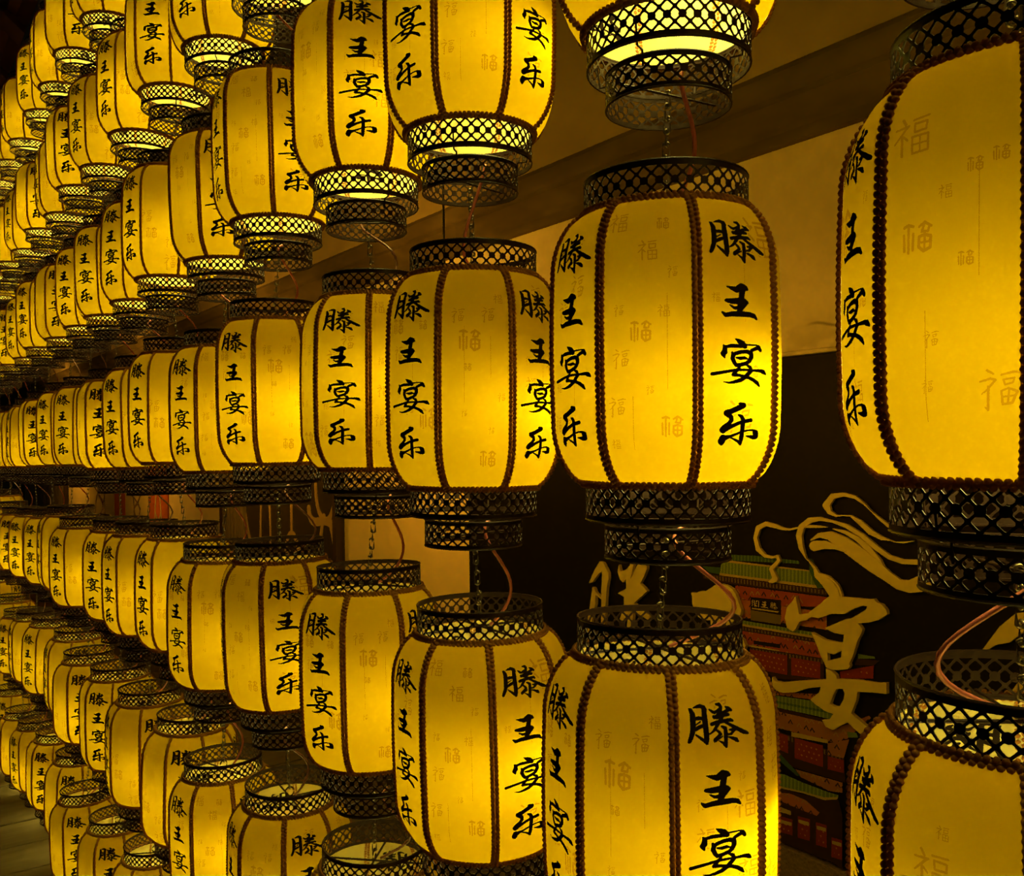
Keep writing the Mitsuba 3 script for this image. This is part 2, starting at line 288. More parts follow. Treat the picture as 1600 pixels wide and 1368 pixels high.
def lantern_group(fine, seed):
    rng = np.random.default_rng(seed); g = {'type': 'shapegroup'}
    nx, nz = (6, 26) if fine else (4, 16)
    k = 0
    for i in range(8):
        mid = i * PITCH; name = 'silk_panel' + (f'_{i:03d}' if i else '')
        panel = box(-PITCH / 2, -HALF, PITCH / 2, HALF)
        ink = []
        if i % 2 == 0:
            for n, z in ROWS:
                c = affinity.translate(INK[n], 0, z)
                ink.append(c.buffer(0.0015 if fine else 0.0045, quad_segs=2).simplify(0.0018 if fine else 0.006))
        marks = []
        if fine:
            marks = scatter_luck(rng, 13 if i % 2 else 9)
            for x in ([-0.12, 0.16] if i % 2 else [0.05]):
                z = rng.uniform(-0.9, 0.2); marks.append(box(x, z, x + 0.0045, z + rng.uniform(0.4, 0.8)))
            marks = [affinity.scale(m, 1, 1) for m in marks]
            m = unary_union(marks).difference(unary_union([c.buffer(0.012) for c in ink])) if ink else unary_union(marks)
            m = unary_union([q for q in pieces(m.simplify(0.001)) if q.area > 1.5e-5])
            panel = panel.difference(m)
            g[name + '__faint_print'] = on_skin(m, mid, nx, nz, 'mat_silk_print')
        elif i % 2:
            m = unary_union([q for q in pieces(unary_union(scatter_luck(rng, 4, [0.20, 0.28])).simplify(0.006)) if q.area > 1e-4])
            panel = panel.difference(m)
            g[name + '__faint_print'] = on_skin(m, mid, nx, nz, 'mat_silk_print')
        if ink: panel = panel.difference(unary_union(ink))
        g[name] = on_skin(panel, mid, nx, nz, 'mat_silk')
        for j, c in enumerate(ink):
            g[name + '__brush_character' + (f'_{j:03d}' if j else '')] = on_skin(c, mid, nx, nz, 'mat_ink')
        g['rib_braid' + (f'_{i:03d}' if i else '')] = mikit.ply(rib_braid(mid + PITCH / 2, fine), 'mat_braid', True)
    g['hoop_braid'] = mikit.ply(ring_braid(HALF - 0.005, 0.735, fine), 'mat_braid', True)
    g['hoop_braid_001'] = mikit.ply(ring_braid(-HALF + 0.005, 0.735, fine), 'mat_braid', True)
    g['top_ring'] = mikit.ply(scaled(filigree(RR, HALF - 0.02, TOP, 36, fine)), 'mat_filigree', False)
    g['bottom_ring'] = mikit.ply(scaled(filigree(RR, -LOW, -HALF + 0.02, 36, fine, 0.035, 0.055)), 'mat_filigree', False)
    low = filigree(SR, -LAST, -LOW - 0.035, 28, fine, 0.045, 0.045)
    for i in range(4):        # the little brackets that carry the smaller ring
        a = i * math.pi / 2 + 0.5; c, s = math.cos(a), math.sin(a)
        low.append(wire([(c * 0.69, s * 0.69, -1.30), (c * 0.66, s * 0.66, -LOW - 0.01), (c * 0.56, s * 0.56, -LOW - 0.01), (c * 0.545, s * 0.545, -1.62)], 0.011, 4))
    g['lower_ring'] = mikit.ply(scaled(low), 'mat_filigree', False)
    z = 1.20
    bars = [wire([(-0.70, 0, z), (-0.3, 0, z), (0.3, 0, z), (0.70, 0, z)], 0.014), wire([(0, -0.70, z), (0, 0.70, z)], 0.014)]
    a = np.arange(12) / 12 * 2 * np.pi
    bars.append(tube(np.stack([0.075 * np.cos(a), a * 0, z + 0.085 + 0.075 * np.sin(a)], 1), 0.012, 5, True))
    g['cross_bars'] = mikit.ply(scaled(bars), 'mat_filigree', True)
    g['hanging_bar'] = mikit.ply(scaled([wire([(-0.54, 0, BAR), (0.54, 0, BAR)], 0.013)]), 'mat_filigree', True)
    return g
NEAR, FAR = 5, 6
scene['lantern_near'] = lantern_group(True, 11)
scene['lantern_nearer'] = lantern_group(True, 23)
scene['lantern_far'] = lantern_group(False, 5)
def socket_mesh(bx, by, bz, rb):
    """The bulb's opaque collar and its holder, on a flex that hangs from the crossed bars."""
    t = np.linspace(0.58, 1.10, 6)  # collar unseen inside the silk, shaped to keep the upper silk darker
    prof = [(math.cos(q) * (rb + 0.012), math.sin(q) * (rb + 0.012)) for q in t] + [(0.13, rb + 0.03), (0.10, rb + 0.22), (0.085, rb + 0.24), (0.085, rb + 0.40), (0.0, rb + 0.42)]
    m = trimesh.creation.revolve(np.array(prof), sections=20); m.apply_translation([bx, by, bz])
    return scaled([m, wire([(0, 0, 1.19), (bx * 0.4, by * 0.4, 0.95), (bx, by, bz + rb + 0.40)], 0.016)])
def link(c, turn, l=0.145, w=0.062, r=0.0135, fine=True):
    n = 12 if fine else 8
    a = np.arange(n) / n * 2 * np.pi
    x = np.cos(a) * w / 2; z = np.sin(a) * w / 2 + np.where(np.sin(a) >= 0, 1, -1) * (l - w) / 2
    p = np.stack([x * math.cos(turn), x * math.sin(turn), z], 1) + c
    return tube(p, r, 5 if fine else 4, True)
def chain_mesh(a, b, turn_a, turn_b, fine):
    """Links from the hook at a up to the bar at b; the first and the last stand across what they hang on."""
    a, b = np.asarray(a, float), np.asarray(b, float); L = np.linalg.norm(b - a); n = max(3, round(L / 0.115))
    tw = (turn_b - turn_a - (n - 1) * math.pi / 2 + math.pi / 2) % math.pi - math.pi / 2
    return scaled([link(a + (b - a) * (i + 0.5) / n, turn_a + i * math.pi / 2 + tw * i / (n - 1), L / n + 0.035, fine=fine) for i in range(n)])
def spline(pts, n):
    from scipy.interpolate import CubicSpline
    p = np.asarray(pts, float); t = np.linspace(0, 1, len(p))
    return CubicSpline(t, p)(np.linspace(0, 1, n))
LANTERNS = [  # (string counted from the right, tier, x, y, z of the body's middle, turn in degrees)
    (-1,'v',0.586,0.363,3.258,35), (-1,'u',0.586,0.363,2.757,16), (-1,'t',0.586,0.363,2.268,89), (-1,'m',0.586,0.363,1.806,70), (-1,'l',0.586,0.363,1.350,19),
    (-1,'k',0.586,0.363,0.877,72), (-1,'j',0.586,0.363,0.388,43), (0,'v',0.377,0.657,3.258,73), (0,'u',0.377,0.657,2.757,89), (0,'t',0.367,0.661,2.264,87),
    (0,'m',0.369,0.640,1.811,85), (0,'l',0.375,0.654,1.354,84), (0,'k',0.377,0.657,0.877,85), (0,'j',0.377,0.657,0.388,70), (1,'v',0.170,0.948,3.258,89),
    (1,'u',0.170,0.948,2.757,26), (1,'t',0.184,0.954,2.273,29), (1,'m',0.176,0.955,1.801,26), (1,'l',0.161,0.945,1.346,19), (1,'k',0.170,0.948,0.877,25),
    (1,'j',0.170,0.948,0.388,14), (2,'v',-0.032,1.233,3.258,7), (2,'u',-0.032,1.233,2.757,16), (2,'t',-0.034,1.242,2.267,48), (2,'m',-0.035,1.223,1.789,48),
    (2,'l',-0.029,1.232,1.316,30), (2,'k',-0.032,1.233,0.877,4), (2,'j',-0.032,1.233,0.388,63), (3,'v',-0.220,1.497,3.258,19), (3,'u',-0.220,1.497,2.757,69),
    (3,'t',-0.214,1.495,2.277,5), (3,'m',-0.207,1.507,1.809,71), (3,'l',-0.219,1.503,1.335,55), (3,'k',-0.220,1.501,0.880,82), (3,'j',-0.220,1.497,0.388,37),
    (4,'v',-0.434,1.797,3.258,84), (4,'u',-0.434,1.797,2.757,27), (4,'t',-0.435,1.793,2.287,32), (4,'m',-0.445,1.807,1.818,62), (4,'l',-0.433,1.786,1.352,18),
    (4,'k',-0.428,1.799,0.875,30), (4,'j',-0.434,1.797,0.388,87), (5,'v',-0.628,2.071,3.258,89), (5,'u',-0.620,2.074,2.751,65), (5,'t',-0.624,2.073,2.271,14),
    (5,'m',-0.630,2.077,1.797,55), (5,'l',-0.635,2.064,1.322,49), (5,'k',-0.637,2.064,0.838,49), (5,'j',-0.628,2.071,0.388,49), (6,'v',-0.826,2.350,3.258,69),
    (6,'u',-0.826,2.350,2.763,81), (6,'t',-0.839,2.345,2.283,50), (6,'m',-0.830,2.348,1.815,51), (6,'l',-0.821,2.352,1.345,46), (6,'k',-0.815,2.354,0.856,11),
    (6,'j',-0.826,2.350,0.388,33), (7,'v',-1.017,2.619,3.258,85), (7,'u',-1.018,2.618,2.745,54), (7,'t',-1.017,2.619,2.268,61), (7,'m',-1.015,2.620,1.802,54),
    (7,'l',-1.021,2.617,1.332,47), (7,'k',-1.022,2.617,0.855,31), (7,'j',-1.011,2.622,0.408,6), (8,'v',-1.239,2.933,3.232,33), (8,'u',-1.246,2.930,2.753,55),
    (8,'t',-1.242,2.932,2.280,68), (8,'m',-1.235,2.935,1.795,85), (8,'l',-1.229,2.937,1.319,64), (8,'k',-1.241,2.932,0.848,80), (8,'j',-1.249,2.928,0.369,10),
    (9,'v',-1.506,3.306,3.284,21), (9,'u',-1.505,3.306,2.801,88), (9,'t',-1.488,3.314,2.299,67), (9,'m',-1.499,3.309,1.802,67), (9,'l',-1.513,3.302,1.303,57),
    (9,'k',-1.507,3.305,0.816,10), (9,'j',-1.521,3.298,0.319,8), (10,'v',-1.673,3.526,3.255,35), (10,'u',-1.662,3.531,2.761,35), (10,'t',-1.665,3.530,2.286,3),
    (10,'m',-1.668,3.529,1.803,59), (10,'l',-1.672,3.526,1.329,35), (10,'k',-1.657,3.534,0.854,35), (10,'j',-1.658,3.533,0.377,8), (11,'v',-1.928,3.908,3.298,65),
    (11,'u',-1.933,3.905,2.797,9), (11,'t',-1.939,3.902,2.297,61), (11,'m',-1.936,3.904,1.798,83), (11,'l',-1.926,3.909,1.298,63), (11,'k',-1.936,3.903,0.836,61),
    (11,'j',-1.927,3.908,0.347,85), (12,'v',-2.180,4.246,3.295,37), (12,'u',-2.170,4.251,2.790,49), (12,'t',-2.171,4.250,2.290,57), (12,'m',-2.176,4.248,1.789,37),
    (12,'l',-2.175,4.248,1.283,66), (12,'k',-2.179,4.246,0.802,37), (12,'j',-2.177,4.247,0.299,51), (13,'v',-2.475,4.670,3.338,63), (13,'u',-2.475,4.670,2.823,39),
    (13,'t',-2.475,4.670,2.304,88), (13,'m',-2.475,4.670,1.785,56), (13,'l',-2.475,4.670,1.264,87), (13,'k',-2.475,4.670,0.739,70), (13,'j',-2.475,4.670,0.228,38),
    (14,'v',-2.683,4.963,3.324,85), (14,'u',-2.683,4.963,2.814,33), (14,'t',-2.683,4.963,2.296,84), (14,'m',-2.683,4.963,1.783,2), (14,'l',-2.683,4.963,1.276,87),
    (14,'k',-2.683,4.963,0.766,54), (14,'j',-2.683,4.963,0.270,0), (15,'v',-2.892,5.256,3.282,64), (15,'u',-2.892,5.256,2.761,71), (15,'t',-2.892,5.256,2.282,88),
    (15,'m',-2.892,5.256,1.806,59), (15,'l',-2.892,5.256,1.333,89), (15,'k',-2.892,5.256,0.843,74), (15,'j',-2.892,5.256,0.339,84), (16,'v',-3.100,5.550,3.282,7),
    (16,'u',-3.100,5.550,2.781,68), (16,'t',-3.100,5.550,2.300,40), (16,'m',-3.100,5.550,1.805,87), (16,'l',-3.100,5.550,1.310,66), (16,'k',-3.100,5.550,0.833,15),
    (16,'j',-3.100,5.550,0.359,13),
]
SIGN_SHAPES = [  # (which, outline, holes) in cm along the board and above the floor
    ('banquet', [(-122.1,111.9),(-120.6,105.0),(-116.7,106.0),(-111.3,110.2),(-109.2,112.1),(-106.6,114.2),(-108.1,116.3),(-110.7,118.3),(-112.7,119.9),(-108.3,120.4),(-105.5,118.9),(-103.7,116.6),(-102.8,114.0),(-96.1,114.3),(-90.8,114.5),(-89.3,115.0),(-88.2,113.8),(-86.1,113.3),(-84.5,111.7),(-84.2,110.1),(-87.6,107.6),(-91.4,106.2),(-95.5,105.3),(-99.7,105.9),(-96.2,108.0),(-92.3,110.7),(-91.8,112.0),(-94.2,111.8),(-98.1,109.9),(-101.1,107.9),(-106.7,107.2),(-112.0,104.8),(-115.1,104.9),(-117.3,103.4),(-120.6,102.2),(-122.3,99.1),(-123.7,98.0),(-126.2,99.0),(-127.2,102.7),(-126.1,107.1),(-123.5,109.8)],[]),
    ('banquet', [(-115.2,99.0),(-109.5,97.2),(-106.4,97.0),(-101.8,97.1),(-101.3,100.3),(-105.3,100.3),(-109.4,101.5),(-103.2,104.7),(-100.1,106.3),(-97.2,105.7),(-95.5,105.3),(-93.8,103.4),(-94.3,101.8),(-95.6,99.6),(-97.9,93.0),(-99.4,90.1),(-99.0,89.3),(-100.0,88.0),(-103.5,87.0),(-106.6,86.5),(-109.1,87.0),(-109.6,88.2),(-111.2,90.7),(-112.7,94.1)],[[(-108.3,92.6),(-105.9,92.3),(-102.4,94.4),(-102.7,91.8),(-104.4,91.0),(-108.3,89.6)]]),
    ('banquet', [(-109.1,86.5),(-109.0,82.4),(-119.9,79.8),(-128.9,77.3),(-132.1,77.2),(-133.5,78.6),(-133.8,75.6),(-131.8,73.6),(-128.4,73.4),(-122.8,74.8),(-117.2,77.5),(-111.4,79.2),(-112.2,77.0),(-116.1,73.4),(-114.1,72.2),(-109.9,70.6),(-106.3,70.2),(-107.9,67.8),(-111.1,66.9),(-109.5,64.7),(-106.4,64.3),(-103.9,66.3),(-100.3,68.5),(-95.2,65.5),(-92.5,68.8),(-98.8,72.2),(-96.7,77.3),(-96.1,80.6),(-89.4,81.7),(-84.8,82.2),(-84.8,86.1),(-88.0,85.3),(-96.6,84.8),(-104.5,83.5),(-104.8,84.8),(-106.6,86.1)],[[(-104.9,79.8),(-102.1,80.4),(-101.4,79.0),(-101.7,76.9),(-103.5,73.6),(-105.8,73.1),(-107.6,73.6),(-106.2,77.1)]]),
    ('rising', [(-242.5,103.4),(-238.6,109.7),(-234.3,114.8),(-231.8,114.5),(-228.3,110.0),(-228.1,107.2),(-229.4,103.3),(-230.7,93.3),(-231.5,80.7),(-238.2,83.5),(-234.0,84.5),(-233.4,96.5),(-237.9,98.1),(-237.9,93.8),(-240.2,87.1),(-243.1,78.5),(-245.8,78.4),(-242.3,91.1),(-239.9,101.7),(-238.6,101.5),(-237.6,99.5),(-233.7,97.2),(-232.6,110.3),(-235.5,108.6),(-239.8,104.2)],[]),
    ('rising', [(-220.7,114.5),(-220.2,112.5),(-219.2,111.4),(-215.3,113.0),(-213.3,114.9),(-212.3,118.0),(-210.9,118.5),(-210.7,115.5),(-213.0,108.5),(-211.5,110.3),(-209.1,114.3),(-206.2,118.2),(-202.4,118.2),(-202.1,114.3),(-204.0,110.8),(-206.6,107.2),(-204.1,105.8),(-202.1,104.2),(-210.8,97.6),(-206.2,95.2),(-200.2,92.8),(-202.1,91.2),(-208.6,93.2),(-211.4,94.5),(-212.6,84.3),(-215.9,85.8),(-214.8,92.1),(-218.8,88.1),(-220.7,88.8),(-217.6,95.1),(-217.5,99.8),(-221.7,100.9),(-216.0,103.8),(-216.1,108.0),(-218.1,106.4),(-220.3,107.7),(-221.7,111.0)],[]),
    ('king', [(-175.4,106.6),(-174.7,105.2),(-174.8,102.1),(-173.2,98.7),(-171.5,97.0),(-169.0,96.0),(-164.6,96.4),(-164.0,87.3),(-174.5,83.5),(-176.1,82.0),(-176.2,80.3),(-173.5,79.4),(-164.0,81.3),(-163.9,66.6),(-180.5,61.4),(-182.2,59.8),(-182.2,58.1),(-179.4,57.3),(-163.2,60.3),(-144.7,62.6),(-143.2,63.1),(-141.1,65.3),(-140.8,66.5),(-141.9,68.5),(-144.6,68.9),(-155.4,67.7),(-154.7,83.3),(-149.1,84.8),(-147.6,85.8),(-146.2,88.7),(-147.5,91.0),(-148.9,91.6),(-150.7,91.6),(-154.3,90.5),(-153.6,97.2),(-150.2,99.0),(-148.7,101.0),(-148.2,103.0),(-151.0,109.2),(-152.8,111.1),(-155.5,112.2),(-158.7,112.4),(-162.0,111.5),(-167.5,108.1),(-170.0,108.1),(-173.4,106.7),(-174.7,107.0)],[]),
    ('music', [(-52.3,101.8),(-45.7,111.7),(-40.8,116.5),(-33.3,118.5),(-33.3,115.5),(-39.0,110.7),(-42.9,107.1),(-46.8,105.8)],[]),
    ('music', [(-43.1,90.9),(-37.3,100.0),(-22.8,105.6),(-22.9,100.8),(-33.6,93.8),(-41.3,87.2)],[]),
    ('music', [(-33.4,108.6),(-28.9,107.4),(-30.2,81.9),(-33.8,83.0)],[]),
    ('music', [(-43.3,76.6),(-38.4,84.9),(-35.6,83.5),(-41.5,74.1)],[]),
    ('music', [(-24.7,90.9),(-19.7,84.4),(-23.2,80.7),(-28.3,88.1)],[]),
    ('ribbon', [(-141.0,137.2),(-142.3,132.7),(-141.1,127.9),(-140.9,127.6),(-137.1,125.3),(-133.3,125.1),(-131.3,125.7),(-131.0,124.8),(-134.5,121.5),(-134.7,121.2),(-134.8,121.0),(-133.3,117.5),(-135.1,116.1),(-135.2,115.7),(-135.0,115.6),(-133.5,115.4),(-133.1,115.5),(-131.4,116.4),(-131.0,116.6),(-130.8,117.0),(-130.7,117.4),(-130.8,117.7),(-132.9,121.0),(-131.4,122.3),(-129.6,124.3),(-129.4,124.5),(-129.4,125.0),(-130.2,126.6),(-130.5,126.9),(-131.0,126.8),(-133.3,126.0),(-136.4,126.5),(-139.1,128.9),(-140.4,132.8),(-138.9,136.3),(-135.9,137.8),(-132.1,137.3),(-128.1,136.7),(-124.7,136.8),(-121.3,137.7),(-118.3,138.2),(-108.5,138.9),(-108.3,139.1),(-108.4,139.2),(-111.4,139.5),(-115.3,139.5),(-121.3,138.4),(-124.7,137.5),(-127.8,137.7),(-131.4,138.9),(-136.0,139.6),(-136.4,139.5),(-140.3,137.8),(-140.7,137.6)],[]),
    ('ribbon', [(-105.7,138.8),(-105.9,138.6),(-105.7,138.5),(-100.8,137.1),(-96.3,134.9),(-92.0,131.5),(-87.9,128.0),(-85.6,126.3),(-85.4,126.3),(-85.3,126.4),(-86.6,128.9),(-90.4,133.1),(-94.9,136.3),(-100.3,138.3)],[]),
    ('ribbon', [(-116.2,142.2),(-120.2,139.3),(-120.5,139.0),(-121.9,135.0),(-120.6,130.0),(-117.6,126.4),(-116.4,125.6),(-114.0,122.8),(-113.9,122.7),(-113.4,122.8),(-113.1,123.1),(-113.1,123.5),(-113.2,123.6),(-116.1,125.9),(-117.4,126.6),(-118.7,130.7),(-119.3,135.1),(-118.2,138.1),(-115.2,140.3),(-111.3,141.3),(-105.8,140.9),(-100.4,139.3),(-94.4,136.3),(-88.8,132.2),(-83.8,129.4),(-78.5,128.2),(-72.8,128.5),(-72.5,128.6),(-72.2,128.8),(-72.0,129.1),(-71.9,129.4),(-72.0,129.7),(-72.2,130.0),(-72.5,130.2),(-72.8,130.2),(-78.3,129.9),(-83.1,130.9),(-87.5,133.6),(-93.1,137.5),(-99.7,140.7),(-111.3,142.8),(-115.7,142.3)],[]),
    ('ribbon', [(-116.4,125.8),(-116.4,125.7),(-114.2,123.0),(-113.8,120.3),(-113.6,119.9),(-110.6,117.4),(-108.6,115.0),(-106.5,112.3),(-105.7,111.9),(-104.7,111.8),(-103.7,112.1),(-102.9,112.7),(-102.3,113.5),(-102.1,114.4),(-102.3,115.3),(-103.4,117.7),(-104.0,118.5),(-107.1,120.7),(-107.9,121.1),(-111.9,121.8),(-113.2,123.6),(-116.2,125.9)],[]),
    ('ribbon', [(-106.3,151.4),(-109.7,147.7),(-109.8,147.2),(-109.7,146.7),(-107.7,144.2),(-107.3,144.0),(-104.2,143.1),(-101.4,143.6),(-98.3,143.5),(-95.2,141.1),(-91.0,137.6),(-90.6,137.5),(-86.2,135.9),(-82.8,135.9),(-81.3,135.5),(-78.0,135.4),(-74.5,136.3),(-74.4,136.4),(-74.4,136.5),(-74.5,136.5),(-78.0,136.0),(-81.3,135.7),(-85.7,137.1),(-89.5,139.1),(-93.9,142.4),(-98.0,144.1),(-104.0,143.9),(-106.2,145.3),(-106.8,147.2),(-104.8,149.8),(-100.8,150.8),(-96.5,150.1),(-92.9,148.1),(-90.2,145.9),(-90.0,145.9),(-90.0,146.1),(-92.4,148.6),(-96.0,151.2),(-100.8,152.2),(-105.9,151.7)],[]),
    ('ribbon', [(-91.2,147.1),(-91.3,147.0),(-91.3,146.9),(-87.0,143.0),(-83.7,140.6),(-83.3,140.5),(-82.9,140.6),(-82.7,141.0),(-82.9,141.4),(-90.0,146.1),(-91.1,147.1)],[]),
    ('ribbon', [(-111.8,136.7),(-115.3,133.9),(-115.3,133.6),(-115.1,133.6),(-111.4,135.1),(-107.6,134.5),(-103.1,131.6),(-96.9,127.9),(-91.0,124.5),(-85.0,121.7),(-80.6,119.3),(-76.7,118.7),(-75.8,118.6),(-71.4,119.5),(-70.2,119.9),(-69.3,120.6),(-68.6,121.6),(-66.7,125.0),(-66.6,125.6),(-66.7,126.1),(-67.0,126.6),(-67.5,126.9),(-68.1,126.9),(-68.7,126.8),(-72.4,124.9),(-76.2,122.9),(-79.2,122.8),(-82.7,124.8),(-87.3,128.3),(-92.7,132.0),(-100.0,135.9),(-105.9,137.6),(-106.6,137.7),(-111.4,136.8)],[]),
    ('ribbon', [(-104.6,131.2),(-99.8,130.2),(-99.6,130.3),(-99.6,130.5),(-104.0,132.8),(-108.4,133.9),(-109.1,134.0),(-113.4,133.7),(-114.3,133.5),(-115.0,133.0),(-115.5,132.3),(-115.7,131.6),(-115.5,130.9),(-115.1,130.3),(-114.3,129.9),(-113.5,129.8),(-109.1,131.0)],[]),
]
PAVILION = [  # (colour, outline) of the printed picture, in cm along the board and above the floor
    ('green',[(-161.3,116.0),(-160.3,120.4),(-156.5,122.3),(-117.2,122.1),(-114.1,118.6),(-109.6,116.4),(-113.8,115.6)]),
    ('dkgreen',[(-155.5,124.7),(-141.9,125.4),(-121.9,125.2),(-121.5,124.1),(-155.5,122.3)]),
    ('dkgreen',[(-117.1,126.7),(-115.5,126.1),(-109.6,116.7),(-114.2,115.6),(-117.2,122.1)]),
    ('dkgreen',[(-171.0,118.5),(-160.8,118.9),(-161.3,115.9),(-167.1,116.2)]),
    ('ochre',[(-156.5,122.3),(-117.2,122.1),(-117.2,121.6),(-156.5,121.3)]),
    ('ochre',[(-161.3,116.5),(-114.2,116.7),(-113.8,115.6),(-161.3,115.5)]),
    ('dark',[(-171.0,115.4),(-161.3,115.5),(-113.8,115.6),(-109.6,115.6),(-109.6,113.4),(-159.5,112.5),(-170.1,113.2)]),
    ('red',[(-153.0,112.3),(-109.7,112.8),(-109.7,109.1),(-130.3,106.7),(-130.3,109.0),(-144.9,108.4),(-145.4,106.9),(-153.1,107.0)]),
    ('orange',[(-151.7,106.7),(-145.2,106.9),(-145.3,99.7),(-152.3,98.7)]),
    ('orange',[(-130.3,106.7),(-109.8,107.1),(-109.9,100.5),(-130.5,100.1)]),
    ('olive',[(-145.2,103.2),(-130.6,103.2),(-130.5,99.4),(-145.3,99.0)]),
    ('black',[(-144.9,108.4),(-130.3,108.8),(-130.6,103.1),(-145.2,103.2)]),
    ('ochre',[(-144.5,104.2),(-131.6,104.5),(-131.6,103.9),(-144.6,103.6)]),
    ('green',[(-152.8,98.3),(-114.9,98.7),(-113.7,96.6),(-152.8,96.8)]),
    ('ochre',[(-152.8,96.8),(-113.7,97.4),(-113.7,96.5),(-152.8,95.9)]),
    ('dark',[(-152.8,95.9),(-113.7,96.5),(-113.0,95.0),(-152.9,93.9)]),
    ('red',[(-152.9,93.9),(-113.0,95.0),(-111.6,88.9),(-151.6,87.9)]),
    ('black',[(-143.9,91.0),(-130.8,91.6),(-130.9,90.0),(-143.9,89.6)]),
    ('ochre',[(-149.8,88.8),(-131.5,89.2),(-131.5,88.7),(-149.8,88.0)]),
    ('dark',[(-145.9,88.1),(-111.2,89.6),(-111.3,81.0),(-134.1,77.5),(-142.3,82.3),(-146.0,82.1)]),
    ('red2',[(-145.9,87.1),(-127.7,87.8),(-127.8,80.2),(-137.0,79.8),(-146.0,82.1)]),
    ('red2',[(-125.8,87.4),(-112.8,87.9),(-112.9,81.7),(-125.9,80.5)]),
    ('red2',[(-104.5,86.0),(-90.7,90.8),(-91.0,86.0),(-104.3,83.6)]),
    ('green',[(-96.9,93.9),(-90.2,94.0),(-90.2,93.3),(-96.9,92.1)]),
    ('dark',[(-97.4,92.0),(-88.3,93.0),(-90.7,90.8),(-98.5,89.4)]),
    ('orange',[(-134.2,72.6),(-112.5,75.8),(-116.2,73.1),(-134.2,71.2)]),
    ('green',[(-134.5,70.9),(-116.3,72.6),(-106.8,70.1),(-107.4,67.5),(-134.6,66.3)]),
    ('dkgreen',[(-134.5,68.9),(-112.0,70.1),(-110.0,69.4),(-134.5,68.0)]),
    ('dark',[(-134.6,66.3),(-111.1,66.9),(-110.0,65.7),(-134.6,64.8)]),
    ('fret',[(-134.3,64.9),(-110.0,65.7),(-105.9,64.4),(-103.9,66.1),(-104.0,59.1),(-126.4,58.6),(-134.4,58.3)]),
    ('fret',[(-103.9,66.1),(-92.9,72.4),(-92.0,71.8),(-101.9,61.8),(-104.0,60.9)]),
    ('green',[(-101.9,64.5),(-97.9,65.0),(-97.4,63.4),(-101.4,62.4)]),
    ('dark',[(-134.2,57.3),(-103.3,55.3),(-102.9,45.5),(-127.1,44.8),(-134.0,48.8)]),
    ('ochre',[(-126.2,58.5),(-110.0,59.4),(-110.0,58.1),(-126.3,56.6)]),
    ('red2',[(-133.9,56.6),(-127.8,56.5),(-127.9,49.6),(-134.0,50.2)]),
    ('red2',[(-124.7,56.5),(-112.1,56.8),(-112.2,48.6),(-124.9,48.6)]),
    ('red2',[(-110.1,53.3),(-103.3,53.6),(-103.4,48.8),(-110.2,48.4)]),
    ('fret',[(-110.0,58.1),(-100.9,61.9),(-103.3,54.3),(-110.1,54.0)]),
    ('fret',[(-124.6,44.4),(-104.0,45.2),(-104.1,41.4),(-109.8,40.4),(-122.2,42.0)]),
    ('green',[(-134.2,40.2),(-129.7,40.9),(-121.0,40.2),(-109.8,39.9),(-105.8,40.1),(-106.1,38.5),(-111.6,36.6),(-121.1,36.6),(-133.6,35.0)]),
    ('dkgreen',[(-134.0,48.8),(-132.1,48.8),(-122.2,42.5),(-124.0,42.0),(-134.0,46.7)]),
    ('ochre',[(-133.6,35.5),(-121.1,36.8),(-111.6,37.4),(-106.1,39.3),(-106.1,38.4),(-111.6,36.4),(-121.1,36.1),(-133.6,34.7)]),
    ('dark',[(-133.6,34.7),(-111.6,36.4),(-105.8,38.4),(-104.2,33.1),(-104.6,13.0),(-108.5,14.1),(-134.0,13.7)]),
    ('orange',[(-132.7,32.9),(-127.3,34.2),(-119.9,33.8),(-114.0,31.0),(-115.2,29.3),(-122.4,29.4),(-132.7,29.9)]),
    ('ochre',[(-133.4,27.6),(-126.8,27.5),(-126.8,25.9),(-133.5,25.4)]),
    ('red2',[(-133.5,23.8),(-126.2,24.4),(-126.3,18.2),(-133.6,17.4)]),
    ('ochre',[(-133.2,22.5),(-126.6,23.1),(-126.6,21.7),(-133.2,21.2)]),
    ('red2',[(-123.7,26.6),(-118.2,27.1),(-118.4,18.8),(-123.9,18.2)]),
    ('ochre',[(-123.4,25.4),(-118.6,25.8),(-118.6,24.4),(-123.4,24.1)]),
    ('red2',[(-115.6,26.9),(-110.9,27.3),(-111.0,18.7),(-115.7,18.3)]),
    ('ochre',[(-115.3,25.7),(-111.2,26.1),(-111.2,24.7),(-115.3,24.4)]),
    ('red2',[(-108.9,23.5),(-104.4,23.9),(-104.5,16.5),(-109.1,16.0)]),
    ('ochre',[(-108.7,22.3),(-104.7,22.7),(-104.7,21.3),(-108.7,21.1)]),
]
